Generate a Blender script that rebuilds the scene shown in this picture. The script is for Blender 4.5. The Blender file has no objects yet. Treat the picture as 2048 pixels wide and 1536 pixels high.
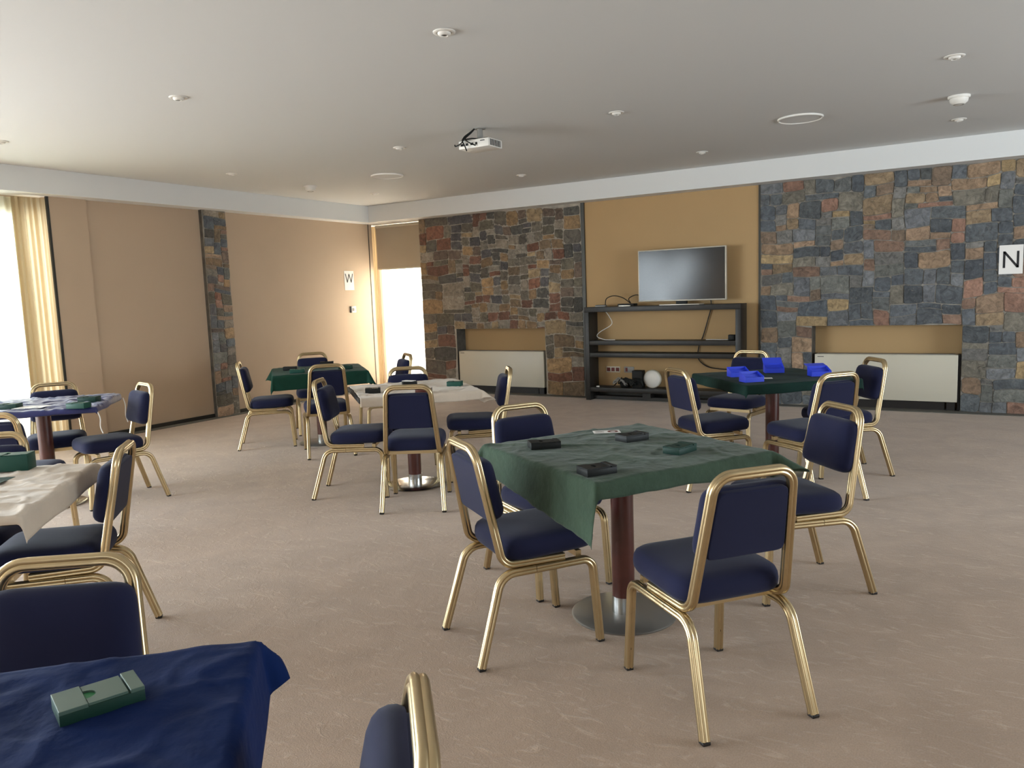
import bpy, bmesh, math, random
from mathutils import Vector, Matrix, noise
from math import sin, cos, pi, radians, hypot
random.seed(7)
S = bpy.context.scene
C = S.collection

# ------------------------------------------------------------------ camera
cam = bpy.data.objects.new('camera', bpy.data.cameras.new('camera'))
C.objects.link(cam); S.camera = cam
Rm = Matrix(((0.8571, -0.0288, 0.5143), (0.5139, 0.1170, -0.8498), (-0.0357, 0.9927, 0.1150)))
cam.matrix_world = Matrix.Translation((0, 0, 1.44)) @ Rm.to_4x4()
cam.data.lens = 1545.68 / 2048 * 36; cam.data.sensor_width = 36
cam.data.clip_start = 0.05; cam.data.clip_end = 200

# ------------------------------------------------------------------ world, daylight, exposure
S.view_settings.view_transform = 'Standard'; S.view_settings.look = 'None'
S.view_settings.gamma = 1; S.view_settings.use_curve_mapping = False
S.view_settings.exposure = 0.48
S.cycles.use_denoising = True
S.cycles.max_bounces = 8; S.cycles.diffuse_bounces = 4; S.cycles.transparent_max_bounces = 16
S.cycles.sample_clamp_indirect = 6
W = bpy.data.worlds.new('sky'); S.world = W; W.use_nodes = True
bg = W.node_tree.nodes['Background']
bg.inputs[0].default_value = (0.86, 0.93, 1.0, 1); bg.inputs[1].default_value = 1.3

def daylight(name, loc, rot, sx, sy, power, col=(0.82, 0.93, 1.0)):
    l = bpy.data.lights.new(name, 'AREA'); l.shape = 'RECTANGLE'; l.size = sx; l.size_y = sy
    l.energy = power; l.color = col
    o = bpy.data.objects.new(name, l); C.objects.link(o); o.location = loc; o.rotation_euler = rot
    return o
# daylight entering through the tall windows of the left wall, one source outside each bay
for (y, p) in ((3.35, 400), (0.7, 300), (-2.0, 440), (-4.7, 560)):
    daylight('window_daylight', (-9.2, y, 1.5), (0, radians(-64), 0), 2.4, 2.3, p)
# the narrow corner window beside the stone fireplace wall
daylight('corner_daylight', (-7.75, 10.45, 1.3), (radians(90), 0, radians(160)), 0.9, 2.2, 210, (1.0, 0.93, 0.83))
# added fill light through an invented glazed opening behind the camera, to the right
daylight('rear_fill', (2.6, -6.75, 1.5), (radians(90), 0, 0), 4.2, 2.2, 45)
# glazed bay in the right wall, out of frame
daylight('right_daylight', (5.75, 5.2, 1.45), (0, radians(118), 0), 2.0, 3.8, 250)

# ------------------------------------------------------------------ materials
def new_mat(name):
    m = bpy.data.materials.new(name); m.use_nodes = True
    return m, m.node_tree, m.node_tree.nodes['Principled BSDF']
def srgb(h):
    c = [int(h[i:i + 2], 16) / 255 for i in (0, 2, 4)]
    return tuple(((x + 0.055) / 1.055) ** 2.4 if x > 0.04045 else x / 12.92 for x in c) + (1,)
def mat(name, col, rough=0.6, metal=0.0, nscale=0, var=0.0, bump=0.0, bscale=None, sheen=0.0, spec=None, coat=0.0, detail=4.0, dist=0.0):
    m, nt, p = new_mat(name)
    c = srgb(col) if isinstance(col, str) else col
    p.inputs['Base Color'].default_value = c
    p.inputs['Roughness'].default_value = rough; p.inputs['Metallic'].default_value = metal
    if sheen: p.inputs['Sheen Weight'].default_value = sheen; p.inputs['Sheen Roughness'].default_value = 0.45
    if spec is not None: p.inputs['Specular IOR Level'].default_value = spec
    if coat: p.inputs['Coat Weight'].default_value = coat; p.inputs['Coat Roughness'].default_value = 0.15
    tc = nt.nodes.new('ShaderNodeTexCoord')
    if var:
        n = nt.nodes.new('ShaderNodeTexNoise'); n.inputs['Scale'].default_value = nscale or 8; n.inputs['Detail'].default_value = 5
        n.inputs['Distortion'].default_value = dist
        nt.links.new(tc.outputs['Object'], n.inputs['Vector'])
        r = nt.nodes.new('ShaderNodeMapRange'); r.inputs['From Min'].default_value = 0.3; r.inputs['From Max'].default_value = 0.7
        r.inputs['To Min'].default_value = 1 - var; r.inputs['To Max'].default_value = 1 + var
        nt.links.new(n.outputs['Fac'], r.inputs['Value'])
        mx = nt.nodes.new('ShaderNodeVectorMath'); mx.operation = 'SCALE'
        mx.inputs[0].default_value = c[:3]; nt.links.new(r.outputs[0], mx.inputs['Scale'])
        nt.links.new(mx.outputs[0], p.inputs['Base Color'])
    if bump:
        n2 = nt.nodes.new('ShaderNodeTexNoise'); n2.inputs['Scale'].default_value = bscale or 60; n2.inputs['Detail'].default_value = detail
        nt.links.new(tc.outputs['Object'], n2.inputs['Vector'])
        b = nt.nodes.new('ShaderNodeBump'); b.inputs['Strength'].default_value = bump; b.inputs['Distance'].default_value = 0.01
        nt.links.new(n2.outputs['Fac'], b.inputs['Height']); nt.links.new(b.outputs['Normal'], p.inputs['Normal'])
    return m

M = {}
M['ceil'] = mat('ceiling_paint', 'D2D3D2', 0.85, bump=0.03, bscale=300)
M['soffit'] = mat('soffit_paint', 'DCDDDC', 0.8)
M['tan'] = mat('tan_wall_covering', 'BBA58D', 0.75, nscale=1.5, var=0.025, bump=0.05, bscale=400)
M['tanback'] = mat('ochre_wall_covering', 'B39468', 0.75, nscale=1.5, var=0.025, bump=0.05, bscale=400)
M['trim'] = mat('dark_metal_trim', '3B3A35', 0.45, metal=0.5)
M['slate'] = mat('slate_border', '64615A', 0.6, nscale=5, var=0.2, bump=0.2, bscale=40)
M['slate2'] = mat('dark_slate', '55524C', 0.7, nscale=12, var=0.35, bump=0.5, bscale=30)
M['gold'] = mat('gold_anodised_aluminium', 'CAB68F', 0.28, metal=0.95, nscale=20, var=0.04)
M['foot'] = mat('dark_glide', '17110E', 0.5)
M['navy'] = mat('navy_upholstery', '1B1E3A', 0.9, nscale=6, var=0.08, bump=0.12, bscale=900, sheen=0.12, spec=0.2)
M['mahog'] = mat('mahogany_stain', '4A1F18', 0.32, nscale=9, var=0.25, coat=0.3)
M['chrome'] = mat('polished_steel', 'C9CBCC', 0.22, metal=1.0)
M['brushed'] = mat('brushed_steel', '9A9894', 0.42, metal=0.85)
M['topdark'] = mat('dark_table_board', '1B1412', 0.5)
M['c_olive'] = mat('green_felt_cloth', '394B3C', 0.85, nscale=7, var=0.2, bump=0.35, bscale=40, sheen=0.14, spec=0.2, dist=1.0)
M['c_green'] = mat('dark_green_felt_cloth', '0D2A24', 0.85, nscale=7, var=0.15, bump=0.2, bscale=50, sheen=0.03, spec=0.2)
M['c_green2'] = mat('bottle_green_felt_cloth', '123A2D', 0.8, nscale=7, var=0.15, bump=0.2, bscale=50, sheen=0.05, spec=0.2)
M['c_beige'] = mat('beige_felt_cloth', 'C9BBAA', 0.85, nscale=7, var=0.05, bump=0.3, bscale=35, sheen=0.2)
M['c_navy'] = mat('navy_felt_cloth', '051E4E', 0.9, nscale=7, var=0.15, bump=0.25, bscale=35, sheen=0.02, spec=0.15)
M['c_satin'] = mat('navy_satin_cloth', '1D255C', 0.4, nscale=7, var=0.15, bump=0.25, bscale=25, sheen=0.3)
M['black'] = mat('black_plastic', '111312', 0.55, spec=0.3)
M['dgreen'] = mat('dark_green_plastic', '12352C', 0.55, spec=0.3)
M['teal'] = mat('teal_green_plastic', '17493F', 0.5, spec=0.35)
M['grgreen'] = mat('grey_green_plastic', '50665C', 0.36)
M['bgreen'] = mat('bright_green_liner', '2F7D4C', 0.5)
M['blue'] = mat('royal_blue_plastic', '2A44D6', 0.38)
M['paper'] = mat('white_paper', 'E9E6E1', 0.7)
M['ink'] = mat('black_ink', '16161A', 0.6)
M['redink'] = mat('dull_red_ink', '6B2A22', 0.6)
M['white'] = mat('white_plastic', 'E4E1DA', 0.45)
M['cream'] = mat('cream_enamel', 'C5BFAE', 0.42)
M['grey'] = mat('grey_plastic', '8D8B86', 0.5)
M['unit'] = mat('black_ash_board', '23211F', 0.48, nscale=14, var=0.2)
M['screen'] = mat('television_screen', '0A0B0A', 0.13, spec=0.24)
M['silver'] = mat('silver_bezel', 'D6D1C4', 0.3, metal=0.4)
M['wood'] = mat('window_frame_wood', '8A6A48', 0.5, nscale=12, var=0.15)
M['terrace'] = mat('terrace_paving', 'BFA78E', 0.9, nscale=2, var=0.1)
M['hole'] = mat('dark_hole', '0B0A09', 0.8)

def translucent(name, col, trans, diff, transp, nscale=0):
    m = bpy.data.materials.new(name); m.use_nodes = True; nt = m.node_tree; nt.nodes.clear()
    o = nt.nodes.new('ShaderNodeOutputMaterial')
    d = nt.nodes.new('ShaderNodeBsdfDiffuse'); t = nt.nodes.new('ShaderNodeBsdfTranslucent'); tr = nt.nodes.new('ShaderNodeBsdfTransparent')
    d.inputs[0].default_value = t.inputs[0].default_value = srgb(col)
    a = nt.nodes.new('ShaderNodeMixShader'); a.inputs[0].default_value = trans / (trans + diff)
    b = nt.nodes.new('ShaderNodeMixShader'); b.inputs[0].default_value = transp
    nt.links.new(d.outputs[0], a.inputs[1]); nt.links.new(t.outputs[0], a.inputs[2])
    nt.links.new(a.outputs[0], b.inputs[1]); nt.links.new(tr.outputs[0], b.inputs[2]); nt.links.new(b.outputs[0], o.inputs[0])
    return m
M['sheer'] = translucent('sheer_voile', 'DAD8C4', 0.2, 0.8, 0.03)
M['voile'] = translucent('white_voile', 'F1EEE4', 0.6, 0.4, 0.04)
M['linen'] = translucent('sand_linen', 'B8A686', 0.3, 0.7, 0.0)
M['blind'] = translucent('roller_blind_fabric', 'B5AA99', 0.12, 0.88, 0.0)
def glass_mat():
    m = bpy.data.materials.new('window_glass'); m.use_nodes = True; nt = m.node_tree; nt.nodes.clear()
    o = nt.nodes.new('ShaderNodeOutputMaterial'); g = nt.nodes.new('ShaderNodeBsdfGlossy'); t = nt.nodes.new('ShaderNodeBsdfTransparent')
    g.inputs['Roughness'].default_value = 0.02
    x = nt.nodes.new('ShaderNodeMixShader'); x.inputs[0].default_value = 0.06
    nt.links.new(t.outputs[0], x.inputs[1]); nt.links.new(g.outputs[0], x.inputs[2]); nt.links.new(x.outputs[0], o.inputs[0])
    return m
M['glass'] = glass_mat()

def carpet_mat():
    m, nt, p = new_mat('beige_patterned_carpet')
    N = nt.nodes.new; L = nt.links.new
    tc = N('ShaderNodeTexCoord')
    base = N('ShaderNodeTexNoise'); base.inputs['Scale'].default_value = 2.2; base.inputs['Detail'].default_value = 6; base.inputs['Distortion'].default_value = 1.4
    L(tc.outputs['Object'], base.inputs['Vector'])
    fine = N('ShaderNodeTexNoise'); fine.inputs['Scale'].default_value = 190; fine.inputs['Detail'].default_value = 3
    L(tc.outputs['Object'], fine.inputs['Vector'])
    # brushed pile marks: short broken ridges, darker and lighter where the pile lies differently
    mp = N('ShaderNodeMapping'); mp.inputs['Rotation'].default_value = (0, 0, radians(25)); mp.inputs['Scale'].default_value = (7, 17, 1)
    L(tc.outputs['Object'], mp.inputs['Vector'])
    pile = N('ShaderNodeTexNoise'); pile.inputs['Scale'].default_value = 1.0; pile.inputs['Detail'].default_value = 5; pile.inputs['Roughness'].default_value = 0.62; pile.inputs['Distortion'].default_value = 1.6
    L(mp.outputs[0], pile.inputs['Vector'])
    rr = N('ShaderNodeMapRange'); rr.inputs['From Min'].default_value = 0.56; rr.inputs['From Max'].default_value = 0.72
    L(pile.outputs['Fac'], rr.inputs['Value'])
    cr = N('ShaderNodeValToRGB'); cr.color_ramp.elements[0].position = 0.3; cr.color_ramp.elements[1].position = 0.72
    cr.color_ramp.elements[0].color = srgb('A28A75'); cr.color_ramp.elements[1].color = srgb('B09781')
    L(base.outputs['Fac'], cr.inputs['Fac'])
    mx = N('ShaderNodeMix'); mx.data_type = 'RGBA'; mx.inputs[7].default_value = srgb('C6AF9A')
    sc = N('ShaderNodeMath'); sc.operation = 'MULTIPLY'; sc.inputs[1].default_value = 0.5
    L(rr.outputs[0], sc.inputs[0]); L(sc.outputs[0], mx.inputs[0]); L(cr.outputs[0], mx.inputs[6])
    fm = N('ShaderNodeMapRange'); fm.inputs['From Min'].default_value = 0.3; fm.inputs['From Max'].default_value = 0.7; fm.inputs['To Min'].default_value = 0.86; fm.inputs['To Max'].default_value = 1.12
    L(fine.outputs['Fac'], fm.inputs['Value'])
    vm = N('ShaderNodeVectorMath'); vm.operation = 'SCALE'; L(mx.outputs[2], vm.inputs[0]); L(fm.outputs[0], vm.inputs['Scale'])
    L(vm.outputs[0], p.inputs['Base Color'])
    p.inputs['Roughness'].default_value = 0.95; p.inputs['Specular IOR Level'].default_value = 0.1
    p.inputs['Sheen Weight'].default_value = 0.25; p.inputs['Sheen Roughness'].default_value = 0.5
    # carved relief
    vor = N('ShaderNodeTexNoise'); vor.inputs['Scale'].default_value = 9; vor.inputs['Detail'].default_value = 7; vor.inputs['Roughness'].default_value = 0.6; vor.inputs['Distortion'].default_value = 2.5
    L(tc.outputs['Object'], vor.inputs['Vector'])
    a1 = N('ShaderNodeMath'); a1.operation = 'MULTIPLY_ADD'; a1.inputs[1].default_value = 0.8; L(rr.outputs[0], a1.inputs[0]); L(vor.outputs['Fac'], a1.inputs[2])
    a2 = N('ShaderNodeMath'); a2.operation = 'MULTIPLY_ADD'; a2.inputs[1].default_value = 0.55; L(fine.outputs['Fac'], a2.inputs[0]); L(a1.outputs[0], a2.inputs[2])
    b = N('ShaderNodeBump'); b.inputs['Strength'].default_value = 0.4; b.inputs['Distance'].default_value = 0.009
    L(a2.outputs[0], b.inputs['Height']); L(b.outputs[0], p.inputs['Normal'])
    return m
M['carpet'] = carpet_mat()

def stone_mat():
    m, nt, p = new_mat('rubble_stone')
    N = nt.nodes.new; L = nt.links.new
    tc = N('ShaderNodeTexCoord'); at = N('ShaderNodeAttribute'); at.attribute_name = 'stone_colour'
    n1 = N('ShaderNodeTexNoise'); n1.inputs['Scale'].default_value = 15; n1.inputs['Detail'].default_value = 10; n1.inputs['Roughness'].default_value = 0.68; n1.inputs['Distortion'].default_value = 0.8
    n2 = N('ShaderNodeTexNoise'); n2.inputs['Scale'].default_value = 34; n2.inputs['Detail'].default_value = 7; n2.inputs['Roughness'].default_value = 0.7
    for n in (n1, n2): L(tc.outputs['Object'], n.inputs['Vector'])
    r1 = N('ShaderNodeMapRange'); r1.inputs['From Min'].default_value = 0.32; r1.inputs['From Max'].default_value = 0.68; r1.inputs['To Min'].default_value = 0.5; r1.inputs['To Max'].default_value = 1.5
    L(n1.outputs['Fac'], r1.inputs['Value'])
    vm = N('ShaderNodeVectorMath'); vm.operation = 'SCALE'; L(at.outputs['Color'], vm.inputs[0]); L(r1.outputs[0], vm.inputs['Scale'])
    # pale lime bloom and veins on the faces
    r2 = N('ShaderNodeMapRange'); r2.inputs['From Min'].default_value = 0.60; r2.inputs['From Max'].default_value = 0.74; r2.inputs['To Max'].default_value = 0.6
    L(n2.outputs['Fac'], r2.inputs['Value'])
    mx = N('ShaderNodeMix'); mx.data_type = 'RGBA'; mx.inputs[7].default_value = srgb('B0A796'); L(r2.outputs[0], mx.inputs[0]); L(vm.outputs[0], mx.inputs[6])
    L(mx.outputs[2], p.inputs['Base Color']); p.inputs['Roughness'].default_value = 0.72
    # mortar smeared raggedly over the stone edges
    n3 = N('ShaderNodeTexNoise'); n3.inputs['Scale'].default_value = 22; n3.inputs['Detail'].default_value = 6; n3.inputs['Roughness'].default_value = 0.65; L(tc.outputs['Object'], n3.inputs['Vector'])
    s1 = N('ShaderNodeMath'); s1.operation = 'ADD'; L(at.outputs['Alpha'], s1.inputs[0]); L(n3.outputs['Fac'], s1.inputs[1])
    s2 = N('ShaderNodeMapRange'); s2.inputs['From Min'].default_value = 1.28; s2.inputs['From Max'].default_value = 1.42; s2.inputs['To Max'].default_value = 0.85; L(s1.outputs[0], s2.inputs['Value'])
    mx2 = N('ShaderNodeMix'); mx2.data_type = 'RGBA'; mx2.inputs[7].default_value = srgb('BDB3A5'); L(s2.outputs[0], mx2.inputs[0]); L(mx.outputs[2], mx2.inputs[6])
    L(mx2.outputs[2], p.inputs['Base Color'])
    ad = N('ShaderNodeMath'); ad.operation = 'MULTIPLY_ADD'; ad.inputs[1].default_value = 0.4; L(n2.outputs['Fac'], ad.inputs[0]); L(n1.outputs['Fac'], ad.inputs[2])
    b = N('ShaderNodeBump'); b.inputs['Strength'].default_value = 0.8; b.inputs['Distance'].default_value = 0.03; L(ad.outputs[0], b.inputs['Height']); L(b.outputs[0], p.inputs['Normal'])
    return m
M['stone'] = stone_mat()
M['mortar'] = mat('lime_mortar', 'A79F92', 0.9, nscale=9, var=0.25, bump=0.6, bscale=60)
M['mortardark'] = mat('grey_mortar', '8A857C', 0.9, nscale=9, var=0.35, bump=0.6, bscale=60)

# ------------------------------------------------------------------ object helpers
def link(name, me, parent=None):
    o = bpy.data.objects.new(name, me); C.objects.link(o)
    if parent: o.parent = parent
    return o
def finish(bm, name, m, parent=None, smooth=False, angle=None):
    me = bpy.data.meshes.new(name); bm.to_mesh(me); bm.free()
    for x in (m if isinstance(m, (list, tuple)) else [m]): me.materials.append(x)
    if smooth:
        me.polygons.foreach_set('use_smooth', [True] * len(me.polygons))
        if angle: me.set_sharp_from_angle(angle=radians(angle))
    return link(name, me, parent)
def thing(name, label, cat, loc=(0, 0, 0), rz=0, group=None):
    o = bpy.data.objects.new(name, None); C.objects.link(o); o.empty_display_size = 0.1
    o.location = loc; o.rotation_euler = (0, 0, rz); return tag(o, label, cat, group)
def tag(o, label, cat, group=None):
    o['label'] = label; o['category'] = cat
    if group: o['group'] = group
    return o
def struct(o): o['kind'] = 'structure'; return o
def bx(bm, x0, x1, y0, y1, z0, z1, bev=0.0, mi=0, seg=2):
    vs = [bm.verts.new((x, y, z)) for z in (z0, z1) for y in (y0, y1) for x in (x0, x1)]
    fs = [bm.faces.new([vs[i] for i in f]) for f in ((0, 2, 3, 1), (4, 5, 7, 6), (0, 1, 5, 4), (2, 6, 7, 3), (0, 4, 6, 2), (1, 3, 7, 5))]
    for f in fs: f.material_index = mi
    if bev:
        es = list({e for f in fs for e in f.edges})
        r = bmesh.ops.bevel(bm, geom=es, offset=bev, segments=seg, affect='EDGES', profile=0.5)
        for f in r['faces']: f.material_index = mi
    return vs
def box(name, x0, x1, y0, y1, z0, z1, m, parent=None, bev=0.0):
    bm = bmesh.new(); bx(bm, x0, x1, y0, y1, z0, z1, bev); return finish(bm, name, m, parent, bool(bev), 40)
def lathe(bm, prof, n=40, mi=0, cap=True, M4=None):
    rings = []
    for r, z in prof:
        if r < 1e-6: rings.append([bm.verts.new((0, 0, z))])
        else: rings.append([bm.verts.new((r * cos(2 * pi * i / n), r * sin(2 * pi * i / n), z)) for i in range(n)])
    fs = []
    for a, b in zip(rings, rings[1:]):
        for i in range(n):
            j = (i + 1) % n
            q = [a[0] if len(a) == 1 else a[i], a[0] if len(a) == 1 else a[j], b[0] if len(b) == 1 else b[j], b[0] if len(b) == 1 else b[i]]
            u = []
            for v in q:
                if v not in u: u.append(v)
            if len(u) > 2: f = bm.faces.new(u); f.material_index = mi; fs.append(f)
    if cap:
        for rg, flip in ((rings[0], True), (rings[-1], False)):
            if len(rg) > 1: f = bm.faces.new(rg[::-1] if flip else rg); f.material_index = mi
    vs = [v for rg in rings for v in rg]
    if M4: bmesh.ops.transform(bm, matrix=M4, verts=vs)
    return vs
def fillet(pts, radii, n=7):
    out = [Vector(pts[0])]
    for i in range(1, len(pts) - 1):
        p = Vector(pts[i]); a = Vector(pts[i - 1]) - p; b = Vector(pts[i + 1]) - p; r = radii[i - 1]
        if r <= 0: out.append(p); continue
        ang = a.angle(b); t = min(r / math.tan(ang / 2), a.length * 0.49, b.length * 0.95)
        rr = t * math.tan(ang / 2)
        A = p + a.normalized() * t; B = p + b.normalized() * t
        cen = p + (a.normalized() + b.normalized()).normalized() * (rr / sin(ang / 2))
        u = A - cen; w = B - cen; tot = u.angle(w)
        for k in range(n + 1):
            s = k / n
            out.append(cen + (u * sin((1 - s) * tot) + w * sin(s * tot)) / sin(tot))
    out.append(Vector(pts[-1])); return out
def spline(pts, n=8):
    P = [Vector(p) for p in pts]; P = [P[0] * 2 - P[1]] + P + [P[-1] * 2 - P[-2]]; out = []
    for i in range(1, len(P) - 2):
        for k in range(n):
            t = k / n; a, b, c, d = P[i - 1:i + 3]
            out.append(0.5 * ((2 * b) + (c - a) * t + (2 * a - 5 * b + 4 * c - d) * t * t + (-a + 3 * b - 3 * c + d) * t ** 3))
    out.append(P[-2]); return out
def sweep(bm, path, prof, up=None, cap=True, mi=0):
    T = []
    for i in range(len(path)):
        a = path[max(i - 1, 0)]; b = path[min(i + 1, len(path) - 1)]; T.append((b - a).normalized())
    u = Vector(up) if up else (Vector((0, 0, 1)) if abs(T[0].z) < 0.9 else Vector((1, 0, 0)))
    u = (u - T[0] * u.dot(T[0])).normalized(); rings = []
    for i, p in enumerate(path):
        if i:
            q = T[i - 1].rotation_difference(T[i]); u = (q @ u); u = (u - T[i] * u.dot(T[i])).normalized()
        v = T[i].cross(u)
        rings.append([bm.verts.new(p + u * a + v * b) for a, b in prof])
    n = len(prof)
    for a, b in zip(rings, rings[1:]):
        for i in range(n):
            j = (i + 1) % n; f = bm.faces.new((a[i], a[j], b[j], b[i])); f.material_index = mi
    if cap:
        f = bm.faces.new(rings[0][::-1]); f.material_index = mi
        f = bm.faces.new(rings[-1]); f.material_index = mi
def circ(r, n=10): return [(r * cos(2 * pi * i / n), r * sin(2 * pi * i / n)) for i in range(n)]
def cable(name, pts, r, m, parent=None, n=8):
    bm = bmesh.new(); sweep(bm, spline(pts, n), circ(r, 8)); return finish(bm, name, m, parent, True, 60)
def superell(n, a, b, e, taper=0.0, rot=0):
    out = []
    for i in range(n):
        t = 2 * pi * i / n; c, s = cos(t), sin(t)
        x = a * math.copysign(abs(c) ** (2 / e), c); y = b * math.copysign(abs(s) ** (2 / e), s)
        out.append((x * (1 + taper * y / b), y))
    return out
def pillow(bm, outline, rings, tf, mi=0):
    """rings: (scale_x, scale_y, height, dome) stacked; tf maps (x, y, h) to a point"""
    R = []
    for inset, h in rings:
        ring = []
        for x, y in outline:
            L = hypot(x, y); k = max(0.0, (L - inset) / L); ring.append(bm.verts.new(tf(x * k, y * k, h)))
        R.append(ring)
    n = len(outline)
    for a, b in zip(R, R[1:]):
        for i in range(n):
            j = (i + 1) % n; f = bm.faces.new((a[i], a[j], b[j], b[i])); f.material_index = mi
    for ring, hh, fl in ((R[0], rings[0][1], True), (R[-1], rings[-1][1], False)):
        c = bm.verts.new(tf(0, 0, hh))
        for i in range(n):
            j = (i + 1) % n; f = bm.faces.new((ring[j], ring[i], c) if fl else (ring[i], ring[j], c)); f.material_index = mi
def recalc(bm): bmesh.ops.recalc_face_normals(bm, faces=bm.faces[:])

# ------------------------------------------------------------------ the room
XL, YB, ZS, ZC = -8.41, 9.61, 2.63, 2.88
XR, YR = 5.5, -6.5
struct(box('floor', -8.9, XR, YR, 10.1, -0.1, 0.0, M['carpet']))
struct(box('ceiling', -8.9, XR + .15, YR - .15, 10.1, ZC, ZC + 0.1, M['ceil']))
bm = bmesh.new()
bx(bm, XR, XR + 0.15, YR, 3.2, 0, ZC); bx(bm, XR, XR + 0.15, 7.2, 10.1, 0, ZC); bx(bm, XR, XR + 0.15, 3.2, 7.2, 2.6, ZC)
struct(finish(bm, 'wall_right', M['tan']))
# rear wall, with a wide opening added to let in the fill light
bm = bmesh.new()
bx(bm, -8.9, 0.4, YR - 0.15, YR, 0, ZC); bx(bm, 4.8, XR, YR - 0.15, YR, 0, ZC); bx(bm, 0.4, 4.8, YR - 0.15, YR, 2.6, ZC)
struct(finish(bm, 'wall_rear', M['tan']))
# soffit running round the ceiling
bm = bmesh.new(); bx(bm, -8.9, XL + 0.23, YR, 10.1, ZS, ZC - 0.001)
bx(bm, XL + 0.23, XR, YB - 0.23, 10.1, ZS, ZC - 0.001); struct(finish(bm, 'trim_1', M['soffit']))
# left wall: piers, two panels, and the window head
bm = bmesh.new()
bx(bm, XL - 0.25, XL + 0.04, 4.6, 5.0, 0, ZS); bx(bm, XL - 0.25, XL, 5.0, 6.47, 0, ZS); bx(bm, XL - 0.25, XL, 6.8, YB, 0, ZS)
bx(bm, XL - 0.25, XL - 0.02, YB, 9.72, 0, ZS)
bx(bm, XL - 0.25, XL - 0.12, YR, -6.05, 0, ZS)
for y in (2.0, -0.65, -3.35): bx(bm, XL - 0.25, XL - 0.1, y - 0.09, y + 0.09, 0, ZS)
bx(bm, XL - 0.25, XL - 0.12, YR, 4.6, 2.5, ZS)
struct(finish(bm, 'wall_left', M['tan']))
struct(box('trim_2', XL + 0.02, XL + 0.046, 4.575, 4.6, 0, ZS, M['trim']))
struct(box('trim_3', XL - 0.03, XL + 0.006, YB, YB + 0.012, 0, ZS, M['trim']))
# back wall: ochre panel field between and behind the stone
bm = bmesh.new()
bx(bm, -7.3, XR, YB + 0.24, 10.1, 0, ZS); bx(bm, -4.6, -2.27, YB + 0.01, YB + 0.24, 0, ZS)
struct(finish(bm, 'wall_back', M['tanback']))
struct(box('trim_4', -4.635, -4.585, YB - 0.012, YB + 0.1, 0, ZS, M['trim']))
struct(box('trim_5', -2.285, -2.262, YB - 0.004, YB + 0.1, 0, ZS, M['trim']))
struct(box('baseboard_left', XL - 0.01, XL + 0.012, 4.98, YB, 0, 0.05, M['trim']))
struct(box('baseboard_back', -4.6, -2.27, YB - 0.01, YB + 0.02, 0, 0.07, M['trim']))
bm = bmesh.new(); bx(bm, XL, XL + 0.14, 5.0, YB, 0.0, 0.006); bx(bm, XL + 0.14, XR, YB - 0.16, YB + 0.1, 0.0, 0.006)
struct(finish(bm, 'trim_6', M['slate']))

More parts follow.
